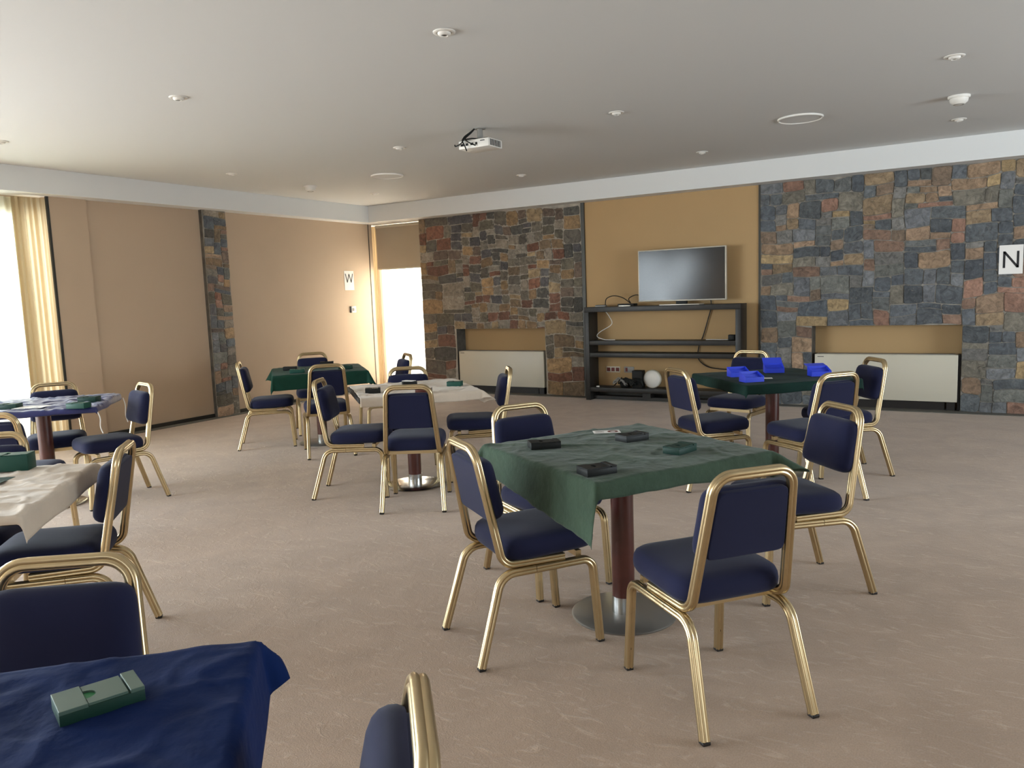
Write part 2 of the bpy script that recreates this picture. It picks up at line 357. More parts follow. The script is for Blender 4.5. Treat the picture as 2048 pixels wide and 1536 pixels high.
# ---- rubble stone facings
def masonry(name, x0, x1, z0, z1, openings, depth, unit, palette, gap, seed, wr, hr, mort, rough=0.010, small=None):
    """front face at local y=0 facing -y, body behind it to y=+depth"""
    rnd = random.Random(seed)
    nx = int(round((x1 - x0) / unit)); nz = int(round((z1 - z0) / unit)); ux = (x1 - x0) / nx; uz = (z1 - z0) / nz
    used = [[False] * nz for _ in range(nx)]
    for i in range(nx):
        for k in range(nz):
            cx = x0 + (i + .5) * ux; cz = z0 + (k + .5) * uz
            for a, b, c, d in openings:
                if a < cx < b and c < cz < d: used[i][k] = True
    bm = bmesh.new(); lay = bm.loops.layers.float_color.new('stone_colour')
    stones = []
    for k in range(nz):
        i = 0
        while i < nx:
            if used[i][k]: i += 1; continue
            wlo, whi = wr; hlo, hhi = hr
            if small and small(x0 + i * ux, z0 + k * uz): wlo, whi = max(2, wlo - 1), max(3, whi - 3); hhi = max(hlo, hhi - 1)
            w = rnd.randint(wlo, whi); h = min(hhi, rnd.choice((1, 2, 2, 2, 3, 3)) if hlo == 1 else rnd.randint(hlo, hhi))
            ww = 0
            while ww < w and i + ww < nx and not used[i + ww][k]: ww += 1
            w = ww
            free = 0
            while i + w + free < nx and not used[i + w + free][k] and free < 2: free += 1
            if free == 1: w += 1
            hh = 0
            while hh < h and k + hh < nz and all(not used[i + a][k + hh] for a in range(w)): hh += 1
            h = hh
            if nz - k - h == 1 and all(not used[i + a][k + h] for a in range(w)): h += 1
            for a in range(w):
                for b in range(h): used[i + a][k + b] = True
            stones.append((x0 + i * ux, x0 + (i + w) * ux, z0 + k * uz, z0 + (k + h) * uz)); i += w
    # continuous wobble of the joints
    def wob(x, z):
        v = noise.noise_vector(Vector((x * 3.1, z * 3.1, seed * 1.7))); return x + v.x * 0.03, z + v.y * 0.045
    for (a, b, c, d) in stones:
        col = rnd.choice(palette); f = rnd.uniform(0.95, 1.55); col = tuple(min(1, q * f) for q in col[:3]) + (1,)
        g = gap * rnd.uniform(0.6, 1.4); dep = rnd.uniform(0, rough); rc = min(b - a, d - c) * rnd.uniform(0.04, 0.16)
        a += g; b -= g; c += g; d -= g
        pts = [(a + rc, c), ((a + b) / 2, c), (b - rc, c), (b, c + rc), (b, (c + d) / 2), (b, d - rc), (b - rc, d), ((a + b) / 2, d), (a + rc, d), (a, d - rc), (a, (c + d) / 2), (a, c + rc)]
        q = []
        for (x, z) in pts:
            X, Z = wob(x, z); X += rnd.uniform(-.5, .5) * gap * 1.3; Z += rnd.uniform(-.5, .5) * gap * 1.3
            inop = False
            X = min(max(X, x0 + 0.001), x1 - 0.001); Z = min(max(Z, z0 + 0.001), z1 - 0.001)
            for oa, ob, oc, od in openings:
                if oa - 0.03 < X < ob + 0.03 and Z < od + 0.03:
                    if a >= ob - 0.05: X = max(X, ob + 0.001)
                    elif b <= oa + 0.05: X = min(X, oa - 0.001)
                    elif c >= od - 0.05: Z = max(Z, od + 0.001)
            q.append((X, Z))
        cx = sum(p[0] for p in q) / 12; cz = sum(p[1] for p in q) / 12
        rings = []
        for (s, y) in ((1.0, 0.02), (1.0, -dep), (0.965, -dep - 0.006)):
            ins = 0.006 if s < 1 else 0
            rings.append([bm.verts.new((x + (cx - x) * (1 - s), y, z + (cz - z) * (1 - s))) for x, z in q])
        cvert = bm.verts.new((cx, -dep - 0.006 - rnd.uniform(0, 0.008), cz)); fs = []
        for r1, r2 in zip(rings, rings[1:]):
            for i in range(12): fs.append(bm.faces.new((r1[i], r1[(i + 1) % 12], r2[(i + 1) % 12], r2[i])))
        for i in range(12): fs.append(bm.faces.new((rings[-1][i], rings[-1][(i + 1) % 12], cvert)))
        e = .81 if small and small(cx, cz) else (.5 if small else .46)
        for f in fs:
            f.material_index = 0
            for l in f.loops: l[lay] = col[:3] + (0.0 if l.vert is cvert else e,)
    # mortar bed and wall body, leaving the opening free
    xs = sorted({x0, x1} | {v for o in openings for v in o[:2]})
    for xa, xb in zip(xs, xs[1:]):
        op = [o for o in openings if o[0] <= xa + 1e-6 and o[1] >= xb - 1e-6]
        bx(bm, xa, xb, 0.0, 0.012, op[0][3] if op else z0, z1, mi=1); bx(bm, xa, xb, 0.012, depth, op[0][3] if op else z0, z1, mi=2)
    return finish(bm, name, [M['stone'], mort, M['slate2']])
pal_b = [srgb(h) for h in ('7A7368', '847A6C','565149', '625B50', '4B4944', '6E5D49', '7A644B', '565453', '5E5045', '6B6458', '8A7152', '4E4C4D', '6A4C3E', '74503F', '5B5548', '8D7A5E')]
pal_c = [srgb(h) for h in ('565A5E', '4C5054', '63645F', '5A5C5B', '6E695E', '494D52', '5F6164', '7E6C55', '8C7560', '53575A', '6C6A66', '7A6253', '86705A', '50555A', '5A5E60', '6F5F50', '4F5356', '66686A')]
pal_c = pal_c + [srgb('8A6A5A'), srgb('95805F')]
w = struct(masonry('wall_stone_left', -7.38, -4.636, 0, ZS, [(-6.77, -5.24, -1, 0.95)], 0.24, 0.066, pal_b, 0.004, 3, (2, 6), (1, 3), M['mortar'], small=lambda x, z: -6.8 < x < -4.9 and z > 0.9))
w.location = (0, YB, 0)
w = struct(masonry('wall_stone_right', -2.262, XR, 0, ZS, [(-1.67, -0.14, -1, 0.945)], 0.24, 0.062, pal_c, 0.003, 5, (2, 5), (1, 3), M['mortardark']))
w.location = (0, YB, 0)
bpy.data.objects['wall_stone_right'].name = 'wall_back_right_stone'; bpy.data.objects['wall_stone_left'].name = 'wall_back_left_stone'
w = struct(masonry('wall_left_stone', -0.175, 0.175, 0, ZS, [], 0.14, 0.05, pal_c + pal_b, 0.003, 11, (2, 5), (1, 3), M['mortardark'], rough=0.006))
w.rotation_euler = (0, 0, radians(90)); w.location = (XL + 0.065, 6.635, 0)

# ------------------------------------------------------------------ windows
def window(name, x, y0, y1, n):
    """tall glazed bay in the left wall"""
    bm = bmesh.new(); f = 0.05
    bx(bm, x - .04, x + .04, y0, y0 + f, 0, 2.5); bx(bm, x - .04, x + .04, y1 - f, y1, 0, 2.5)
    bx(bm, x - .04, x + .04, y0 + f, y1 - f, 0, 0.07); bx(bm, x - .04, x + .04, y0 + f, y1 - f, 2.44, 2.5)
    for k in range(1, n): yy = y0 + (y1 - y0) * k / n; bx(bm, x - .035, x + .035, yy - .03, yy + .03, 0.07, 2.44)
    o = struct(finish(bm, name, M['wood']))
    box('pane', x - .005, x + .005, y0 + f, y1 - f, 0.07, 2.44, M['glass'], o)
    return o
window('window_1', -8.6, 2.09, 4.57, 2); window('window_2', -8.6, -0.56, 1.91, 2)
window('window_3', -8.6, -3.26, -0.74, 2); window('window_4', -8.6, -6.04, -3.44, 2)
bm = bmesh.new()
bx(bm, -8.9, -8.55, 9.98, 10.1, 0, ZS); bx(bm, -7.42, -7.3, 9.86, 10.1, 0, ZS); bx(bm, -8.7, -8.6, YB + 0.1, 10.0, 0, ZS)
struct(finish(bm, 'wall_corner', M['tan']))
bm = bmesh.new()
for a, b, c, d in ((-8.55, -8.49, 0, 2.6), (-7.48, -7.42, 0, 2.6), (-8.49, -7.48, 0, .08), (-8.49, -7.48, 2.5, 2.6), (-8.49, -7.48, .93, .99), (-8.0, -7.95, .08, 2.5)): bx(bm, a, b, 10.0, 10.06, c, d)
o = struct(finish(bm, 'window_5', M['white'])); box('pane', -8.49, -7.48, 10.025, 10.035, 0.08, 2.5, M['glass'], o)
bm = bmesh.new()
for a, b, c, d in ((0.4, 0.47, 0, 2.6), (4.73, 4.8, 0, 2.6), (.47, 4.73, 0, .07), (.47, 4.73, 2.53, 2.6), (1.85, 1.91, .07, 2.53), (3.3, 3.36, .07, 2.53)): bx(bm, a, b, YR - .1, YR - .03, c, d)
o = struct(finish(bm, 'window_added_rear', M['wood'])); box('pane', .47, 4.73, YR - .07, YR - .06, 0.07, 2.53, M['glass'], o)  # invented window, added to carry the rear fill light

bm = bmesh.new()
for a, b, c, d in ((3.2, 3.27, 0, 2.6), (7.13, 7.2, 0, 2.6), (3.27, 7.13, 0, .07), (3.27, 7.13, 2.53, 2.6), (4.5, 4.56, .07, 2.53), (5.8, 5.86, .07, 2.53)): bx(bm, XR + .03, XR + .1, a, b, c, d)
o = struct(finish(bm, 'window_7', M['wood'])); box('pane', XR + .06, XR + .07, 3.27, 7.13, 0.07, 2.53, M['glass'], o)

def curtain(name, p0, p1, z0, z1, m, waves, amp, seed, parent=None, nx=160, nz=14, pinch=0.0):
    bm = bmesh.new(); p0 = Vector(p0); p1 = Vector(p1); d = (p1 - p0); nrm = Vector((-d.y, d.x)).normalized(); rows = []
    for k in range(nz + 1):
        z = z0 + (z1 - z0) * k / nz; r = []
        for i in range(nx + 1):
            s = i / nx; ph = s * waves * 2 * pi + 0.9 * noise.noise(Vector((s * 5, seed, z * .35)))
            a = amp * (0.65 + 0.5 * noise.noise(Vector((s * waves * .9, seed + 3.3, z * .3)))) * (1 - pinch * k / nz)
            q = p0 + d * s + nrm * (a * sin(ph) + 0.3 * a * sin(2.3 * ph + seed)); r.append(bm.verts.new((q.x, q.y, z)))
        rows.append(r)
    for a, b in zip(rows, rows[1:]):
        for i in range(nx): bm.faces.new((a[i], a[i + 1], b[i + 1], b[i]))
    return finish(bm, name, m, parent, True)
tag(curtain('sheer_curtain', (-8.49, 2.6), (-8.49, 4.36), 0.02, ZS - .02, M['sheer'], 13, 0.028, 1.0), 'white sheer curtain glowing over the tall window at the left edge', 'curtain')
tag(curtain('linen_curtain', (-8.40, 4.24), (-8.40, 4.585), 0.02, ZS - .02, M['linen'], 5, 0.026, 4.0, nx=120), 'sand coloured curtain gathered beside the left wall panel', 'curtain')
tag(curtain('sheer_curtain', (-8.44, 9.93), (-7.45, 9.93), 0.02, 2.6, M['voile'], 6.5, 0.022, 7.0), 'white sheer curtain hanging below the blind in the corner window', 'curtain')
tag(curtain('linen_curtain', (-8.58, 9.8), (-8.455, 9.86), 0.02, ZS - .02, M['linen'], 2.5, 0.014, 9.0, nx=60), 'narrow tan curtain folded into the corner behind the wall end', 'curtain')
b = thing('roller_blind', 'flat beige roller blind pulled a third down the corner window', 'blind', (-7.95, 9.82, 0))
box('blind_fabric', -0.475, 0.555, -0.002, 0.002, 1.93, 2.61, M['blind'], b)
box('bottom_bar', -0.475, 0.555, -0.007, 0.007, 1.91, 1.935, M['cream'], b, 0.003)
bm = bmesh.new(); lathe(bm, [(0.022, -0.475), (0.022, 0.555)], 16, M4=Matrix.Translation((0, 0, 2.6)) @ Matrix.Rotation(pi / 2, 4, 'Y')); finish(bm, 'roller', M['cream'], b, True, 40)

# outdoors, seen only through the voile
struct(box('terrace_floor', -16, -8.95, -12, 16, -0.2, -0.02, M['terrace']))
struct(box('terrace_floor', -8.95, 4, 10.15, 18, -0.2, -0.02, M['terrace']))
# ------------------------------------------------------------------ ceiling fittings
def downlight():
    t = thing('downlight', '', 'downlight')
    bm = bmesh.new(); lathe(bm, [(0.062, 0.0), (0.062, -0.004), (0.056, -0.008), (0.043, -0.007), (0.038, 0.004)], 36, cap=False); finish(bm, 'trim_ring', M['white'], t, True, 50)
    bm = bmesh.new(); lathe(bm, [(0.038, -0.001), (0.036, -0.012), (0.027, -0.02), (0.02, -0.021), (0.019, -0.012)], 30, cap=False); finish(bm, 'gimbal', M['white'], t, True, 50)
    bm = bmesh.new(); lathe(bm, [(0.0, -0.014), (0.0195, -0.014)], 24, cap=False); finish(bm, 'aperture', M['hole'], t)
    return t
def copy_tree(o, parent=None):
    c = o.copy(); C.objects.link(c)
    if parent: c.parent = parent
    for ch in list(o.children): copy_tree(ch, c)
    return c
DL = [(-2.55, 3.63, 'recessed round ceiling downlight nearest the photographer, above the middle'), (-4.80, 3.6, 'recessed ceiling downlight above the room left of the projector, nearer the camera'),
      (-7.13, 3.57, 'recessed ceiling downlight cut by the left edge of the photo'), (-4.81, 6.02, 'bright white downlight just left of the projector'),
      (-2.57, 6.04, 'recessed ceiling downlight to the right of the projector'), (-0.18, 6.02, 'large recessed downlight at upper right, in front of the smoke detector'),
      (-0.2, 8.36, 'small recessed downlight behind the right smoke detector'), (-2.58, 8.36, 'recessed downlight near the soffit above the television'),
      (-4.82, 8.36, 'recessed downlight near the soffit right of the projector, above the left fireplace wall'), (-7.13, 5.95, 'recessed downlight near the left soffit above the stone pillar'),
      (-7.14, 8.34, 'tiny recessed downlight close to the soffit corner')]
d0 = downlight()
for i, (x, y, lb) in enumerate(DL):
    d = d0 if i == 0 else copy_tree(d0)
    d.location = (x, y, ZC); tag(d, lb, 'downlight', 'recessed downlights in the ceiling')
def detector(x, y, lb):
    t = thing('smoke_detector', lb, 'smoke detector', (x, y, ZC), 0, 'smoke detectors on the ceiling')
    bm = bmesh.new(); lathe(bm, [(0.08, 0), (0.08, -0.012), (0.074, -0.02)], 32); recalc(bm); finish(bm, 'mounting_base', M['white'], t, True, 45)
    bm = bmesh.new(); lathe(bm, [(0.068, -0.02), (0.064, -0.045), (0.045, -0.062), (0.04, -0.066), (0, -0.068)], 32); recalc(bm); finish(bm, 'sensor_head', M['white'], t, True, 45)
    bm = bmesh.new(); lathe(bm, [(0.040, -0.0665), (0.034, -0.0695), (0.030, -0.0665)], 32, cap=False); finish(bm, 'sensor_slot', M['grey'], t, True, 45)
detector(-0.18, 7.32, 'white dome smoke detector on the ceiling at right'); detector(-7.23, 7.23, 'white dome smoke detector on the ceiling above the left wall panel')
def speaker(x, y, lb):
    t = thing('ceiling_speaker', lb, 'speaker', (x, y, ZC), 0, 'round ceiling speakers')
    bm = bmesh.new(); lathe(bm, [(0.19, 0), (0.188, -0.014), (0.178, -0.016), (0.172, -0.008)], 56, cap=False); finish(bm, 'rim', M['white'], t, True, 50)
    bm = bmesh.new(); lathe(bm, [(0.173, -0.009), (0.1, -0.009), (0, -0.009)], 56, cap=False); finish(bm, 'grille', M['ceil'], t, True, 50)
speaker(-1.38, 7.3, 'round flush ceiling speaker with white rim, right of the projector'); speaker(-6.0, 7.25, 'round flush ceiling speaker with white rim, near the soffit corner')

# projector
t = thing('projector', 'white ceiling projector hanging on a short pole with black cables', 'projector', (-3.75, 5.81, ZC))
bm = bmesh.new(); bx(bm, -.155, .155, -.11, .11, -.18, -.108, .008); finish(bm, 'body', M['white'], t, True, 40)
bm = bmesh.new(); lathe(bm, [(0.05, 0), (0.05, -0.008), (0.024, -0.01), (0.024, -0.085), (0.03, -0.09), (0.03, -0.104)], 28); recalc(bm); finish(bm, 'pole', M['grey'], t, True, 40)
bm = bmesh.new()
for sx, sy in ((1, 1), (-1, 1), (1, -1), (-1, -1)): sweep(bm, [Vector((0, 0, -.098)), Vector((sx * .08, sy * .06, -.1)), Vector((sx * .13, sy * .085, -.108))], circ(.006, 6))
bx(bm, -.04, .04, -.04, .04, -.106, -.094, .003); finish(bm, 'bracket', M['black'], t)
bm = bmesh.new()
for i in range(9): bx(bm, .1545, .157, -.085 + i * .019, -.075 + i * .019, -.17, -.118)
finish(bm, 'vent', M['hole'], t)
for a, b in ((-.13, -.1), (-.08, -.055), (-.03, 0), (.02, .04)): box('port', a, b, -.112, -.109, -.155, -.135, M['black'], t)
bm = bmesh.new(); bx(bm, .07, .115, -.1115, -.1095, -.131, -.124); finish(bm, 'marking', M['ink'], t)
bm = bmesh.new(); lathe(bm, [(0.03, 0), (0.03, 0.02), (0.024, 0.022), (0.02, 0.012), (0, 0.012)], 24, M4=Matrix.Translation((-.06, .108, -.145)) @ Matrix.Rotation(-pi / 2, 4, 'X')); finish(bm, 'lens', M['black'], t, True, 40)
for pts in ([(-.03, -.03, 0), (-.05, -.06, -.03), (-.09, -.1, -.075), (-.1, -.13, -.11), (-.07, -.14, -.16), (-.065, -.12, -.2)],
            [(-.03, -.03, 0), (-.045, -.06, -.035), (-.085, -.11, -.08), (-.1, -.14, -.13), (-.17, -.13, -.15), (-.19, -.115, -.135)],
            [(-.028, -.03, 0), (-.05, -.06, -.04), (-.08, -.11, -.09), (-.05, -.14, -.12), (0, -.14, -.15), (.03, -.12, -.165)],
            [(-.028, -.03, 0), (-.06, -.05, -.03), (-.1, -.09, -.07), (-.09, -.12, -.1), (-.02, -.11, -.1), (.02, -.06, -.1)]):
    cable('cable', pts, .0055, M['black'], t)

# ------------------------------------------------------------------ signs and switch
def letter(bm, strokes, w, y, depth=.0015):
    for a, b in strokes:
        a = Vector((a[0], 0, a[1])); b = Vector((b[0], 0, b[1])); d = (b - a).normalized(); n = Vector((-d.z, 0, d.x)) * w / 2
        q = [a - n, b - n, b + n, a + n]; lo = [bm.verts.new((p.x, y, p.z)) for p in q]; hi = [bm.verts.new((p.x, y - depth, p.z)) for p in q]
        bm.faces.new(hi); bm.faces.new(lo[::-1])
        for i in range(4): bm.faces.new((lo[i], lo[(i + 1) % 4], hi[(i + 1) % 4], hi[i]))
t = thing('north_sign', 'white paper sheet with a large letter N on the right stone wall', 'sign', (0.275, YB - 0.03, 1.615))
box('sheet', -.105, .105, 0, .002, -.1485, .1485, M['paper'], t)
bm = bmesh.new(); letter(bm, [((-.06, -.085), (-.06, .085)), ((.06, -.085), (.06, .085)), ((-.06, .08), (.06, -.08))], .021, -.0005); recalc(bm); finish(bm, 'letter', M['ink'], t)
t = thing('west_sign', 'white paper sheet with a large letter W on the tan left wall', 'sign', (XL + .004, 9.11, 1.745), pi / 2)
box('sheet', -.105, .105, 0, .002, -.1485, .1485, M['paper'], t)
bm = bmesh.new(); letter(bm, [((-.08, .105), (-.043, -.03)), ((-.043, -.03), (0, .1)), ((0, .1), (.043, -.03)), ((.043, -.03), (.08, .105))], .016, -.0005); recalc(bm); finish(bm, 'letter', M['ink'], t)
t = thing('light_switch', 'white wall switch plate below the W sign', 'switch', (XL + .002, 9.15, 1.295), pi / 2)
box('plate', -.03, .07, -.012, 0, -.05, .05, M['white'], t, .004); box('control', -.008, .045, -.016, -.012, -.022, .022, M['grey'], t, .002)
box('side_strip', -.058, -.042, -.014, 0, -.05, .05, M['ink'], t, .002)

# ------------------------------------------------------------------ fan-coil heaters in the niches
def heater(x0, x1, lb):
    t = thing('radiator', lb, 'radiator', ((x0 + x1) / 2, YB - 0.005, 0), 0, 'cream heater units in the wall niches'); h = (x1 - x0) / 2
    box('casing', -h, h, 0, .2, .1, .617, M['cream'], t, .006)
    box('top_grille', -h + .03, h - .03, .04, .17, .612, .621, M['grey'], t)
    box('underside_shade', -h + .12, h - .12, .05, .19, 0.006, .1, M['foot'], t)  # dark block added as the shade under the casing, between the feet
    box('foot', -h + .02, -h + .1, .03, .19, 0.006, .1, M['foot'], t); box('foot', h - .1, h - .02, .03, .19, 0.006, .1, M['foot'], t)
    box('maker_mark', -h + .03, -h + .1, -.0015, .001, .585, .592, M['ink'], t)
    box('gap_shade', -h - .03, -h - .001, .06, .2, 0.01, .617, M['foot'], t); box('gap_shade', h + .001, h + .025, .06, .2, 0.01, .617, M['foot'], t)  # dark blocks set in the open gaps as their shade
heater(-6.735, -5.275, 'long cream radiator in the niche of the left stone wall'); heater(-1.635, -0.17, 'long cream radiator in the niche of the right stone wall')

# ------------------------------------------------------------------ television and its shelf unit
t = thing('shelf_unit', 'low black open shelf unit against the ochre wall panel', 'shelf', (-3.4465, 9.3, 0))
for s in (-1, 1):
    xx = s * 1.0285; box('side_panel', min(xx, xx - s * .065), max(xx, xx - s * .065), 0, .28, 0, 1.17, M['unit'], t, .003)
box('top_board', -1.0285, 1.0285, 0, .28, 1.17, 1.235, M['unit'], t, .003)
for z in (.735, .575, .115): box('shelf_board', -.9635, .9635, .004, .276, z, z + .058, M['unit'], t, .003)
box('base_rail', -.9635, .9635, .1, .2, .012, .05, M['unit'], t); box('support_block', -.25, -.14, .06, .2, .05, .113, M['unit'], t)
t = thing('television', 'flat television with thin silver frame standing on the black shelf unit', 'television', (-3.185, 9.42, 1.235), radians(-1.6))
bm = bmesh.new(); bx(bm, -.57, .57, -.012, .03, .05, .70, .006); finish(bm, 'frame', M['silver'], t, True, 40)
box('screen', -.556, .556, -.0145, -.011, .066, .686, M['screen'], t)
box('back_cover', -.4, .4, .03, .06, .12, .55, M['black'], t, .01)
box('stand_neck', -.07, .07, -.005, .035, .012, .06, M['black'], t, .003); box('stand_base', -.26, .26, -.09, .1, 0, .012, M['silver'], t, .004)
t = thing('router', 'small flat grey box on the left end of the shelf unit', 'device', (-4.28, 9.42, 1.235), .1)
box('body', -.07, .07, -.05, .05, 0, .022, M['grey'], t, .005); box('lid', -.06, .06, -.04, .04, .022, .026, M['black'], t)
tag(box('media_box', -4.02, -3.80, 9.36, 9.50, 1.235, 1.268, M['black'], None, .004), 'flat black box on the shelf unit at the left of the television', 'device')
tag(box('remote_control', -3.99, -3.83, 9.315, 9.345, 1.235, 1.25, M['silver'], None, .003), 'slim silver remote lying in front of the black box', 'remote')
tag(cable('looped_cable', [(-4.22, 9.42, 1.262), (-4.2, 9.42, 1.34), (-4.1, 9.42, 1.375), (-3.98, 9.42, 1.35), (-3.9, 9.42, 1.30), (-3.87, 9.42, 1.275)], .006, M['black']), 'black cable arching over the left of the shelf unit top', 'cable')
tag(cable('looped_cable', [(-3.88, 9.47, 1.27), (-3.92, 9.5, 1.33), (-3.84, 9.52, 1.375), (-3.74, 9.5, 1.37)], .006, M['black']), 'short black cable looping up behind the television edge', 'cable')
tag(cable('white_cable', [(-4.28, 9.5, 1.2), (-4.2, 9.5, 1.1), (-4.15, 9.45, 1.0), (-4.32, 9.45, .9), (-4.36, 9.45, .84), (-4.25, 9.44, .80), (-4.1, 9.44, .797)], .005, M['white']), 'thin white cable curling down to the middle shelf', 'cable')
tag(cable('power_cable', [(-2.87, 9.59, 1.33), (-2.86, 9.595, 1.2), (-2.9, 9.595, 1.05), (-2.96, 9.595, .85), (-3.02, 9.595, .7), (-3.03, 9.595, .55), (-2.92, 9.59, .45), (-2.75, 9.59, .42), (-2.6, 9.59, .41), (-2.5, 9.59, .35)], .007, M['foot']), 'dark cable running down the wall from the television to the lower right', 'cable')
tag(box('black_adapter', -2.60, -2.52, 9.4, 9.47, .793, .86, M['black'], None, .01), 'small black adapter at the right end of the middle shelf', 'adapter')
tag(cable('adapter_lead', [(-2.6, 9.43, .8), (-2.7, 9.43, .799), (-2.8, 9.46, .799), (-2.88, 9.43, .799)], .004, M['white']), 'thin white lead lying on the right of the middle shelf', 'cable')
tag(box('white_plug', -2.59, -2.54, 9.33, 9.37, .173, .225, M['white'], None, .006), 'small white plug at the right end of the bottom shelf', 'plug')
# wall sockets
t = thing('wall_socket', 'wide wall socket plate above the bottom shelf, leftmost', 'socket', (-4.21, YB + .01, .385))
box('plate', -.10, .10, -.012, 0, -.04, .04, M['cream'], t, .003)
for a in (-.065, 0, .065): box('socket_hole', a - .024, a + .024, -.0145, -.011, -.025, .025, M['redink'], t)
t = thing('wall_socket', 'grey wall socket plate just right of the wide one', 'socket', (-3.98, YB + .01, .385))
box('plate', -.07, .07, -.012, 0, -.04, .04, M['grey'], t, .003); box('socket_hole', -.05, -.02, -.0145, -.011, -.025, .025, M['redink'], t)
# tangle of equipment on the bottom shelf
tag(box('black_speaker_box', -3.84, -3.70, 9.36, 9.48, .173, .40, M['black'], None, .008), 'upright black box among the cables on the bottom shelf', 'device')
tag(box('charger_box', -4.02, -3.90, 9.38, 9.5, .173, .28, M['black'], None, .02), 'rounded black charger buried in cables on the bottom shelf', 'device')
rnd = random.Random(4)
for k, lb in enumerate(('grey tangled cable left of the upright black box', 'black tangled cable around the charger on the bottom shelf', 'dark cable coil in front of the upright black box', 'loose black cable trailing on the bottom shelf')):
    cx = (-4.0, -3.92, -3.76, -3.88)[k]; pts = []
    for i in range(26):
        a = i * 1.15 + k; r = .05 + .035 * rnd.random()
        pts.append((cx + r * 1.3 * cos(a), 9.345 + .02 * sin(a * .7), .205 + abs(.11 * sin(a)) * rnd.uniform(.5, 1)))
    tag(cable('tangled_cable', pts, .0075, M['grey'] if k in (0,) else M['black'], None, 5), lb, 'cable')
tag(cable('trailing_cable', [(-4.33, 9.36, .182), (-4.2, 9.36, .181), (-4.1, 9.36, .19), (-4.04, 9.37, .26), (-3.98, 9.37, .31)], .006, M['black']), 'cable rising from the left end of the bottom shelf', 'cable')
tag(box('white_tag', -4.34, -4.30, 9.34, 9.37, .173, .19, M['white'], None, .004), 'tiny white tag at the left end of the bottom shelf', 'tag')
t = thing('round_lamp', 'round white disc lamp leaning upright on the bottom shelf', 'lamp', (-3.585, 9.43, .173))
Mx = Matrix.Translation((0, 0, .118)) @ Matrix.Rotation(pi / 2, 4, 'X')
bm = bmesh.new(); lathe(bm, [(0, -.02), (.118, -.02), (.118, .012), (.11, .02)], 44, M4=Mx); recalc(bm); finish(bm, 'housing', M['cream'], t, True, 40)
bm = bmesh.new(); lathe(bm, [(.109, .018), (.1, .03), (.06, .042), (0, .047)], 44, M4=Mx); recalc(bm); finish(bm, 'diffuser', M['white'], t, True, 60)

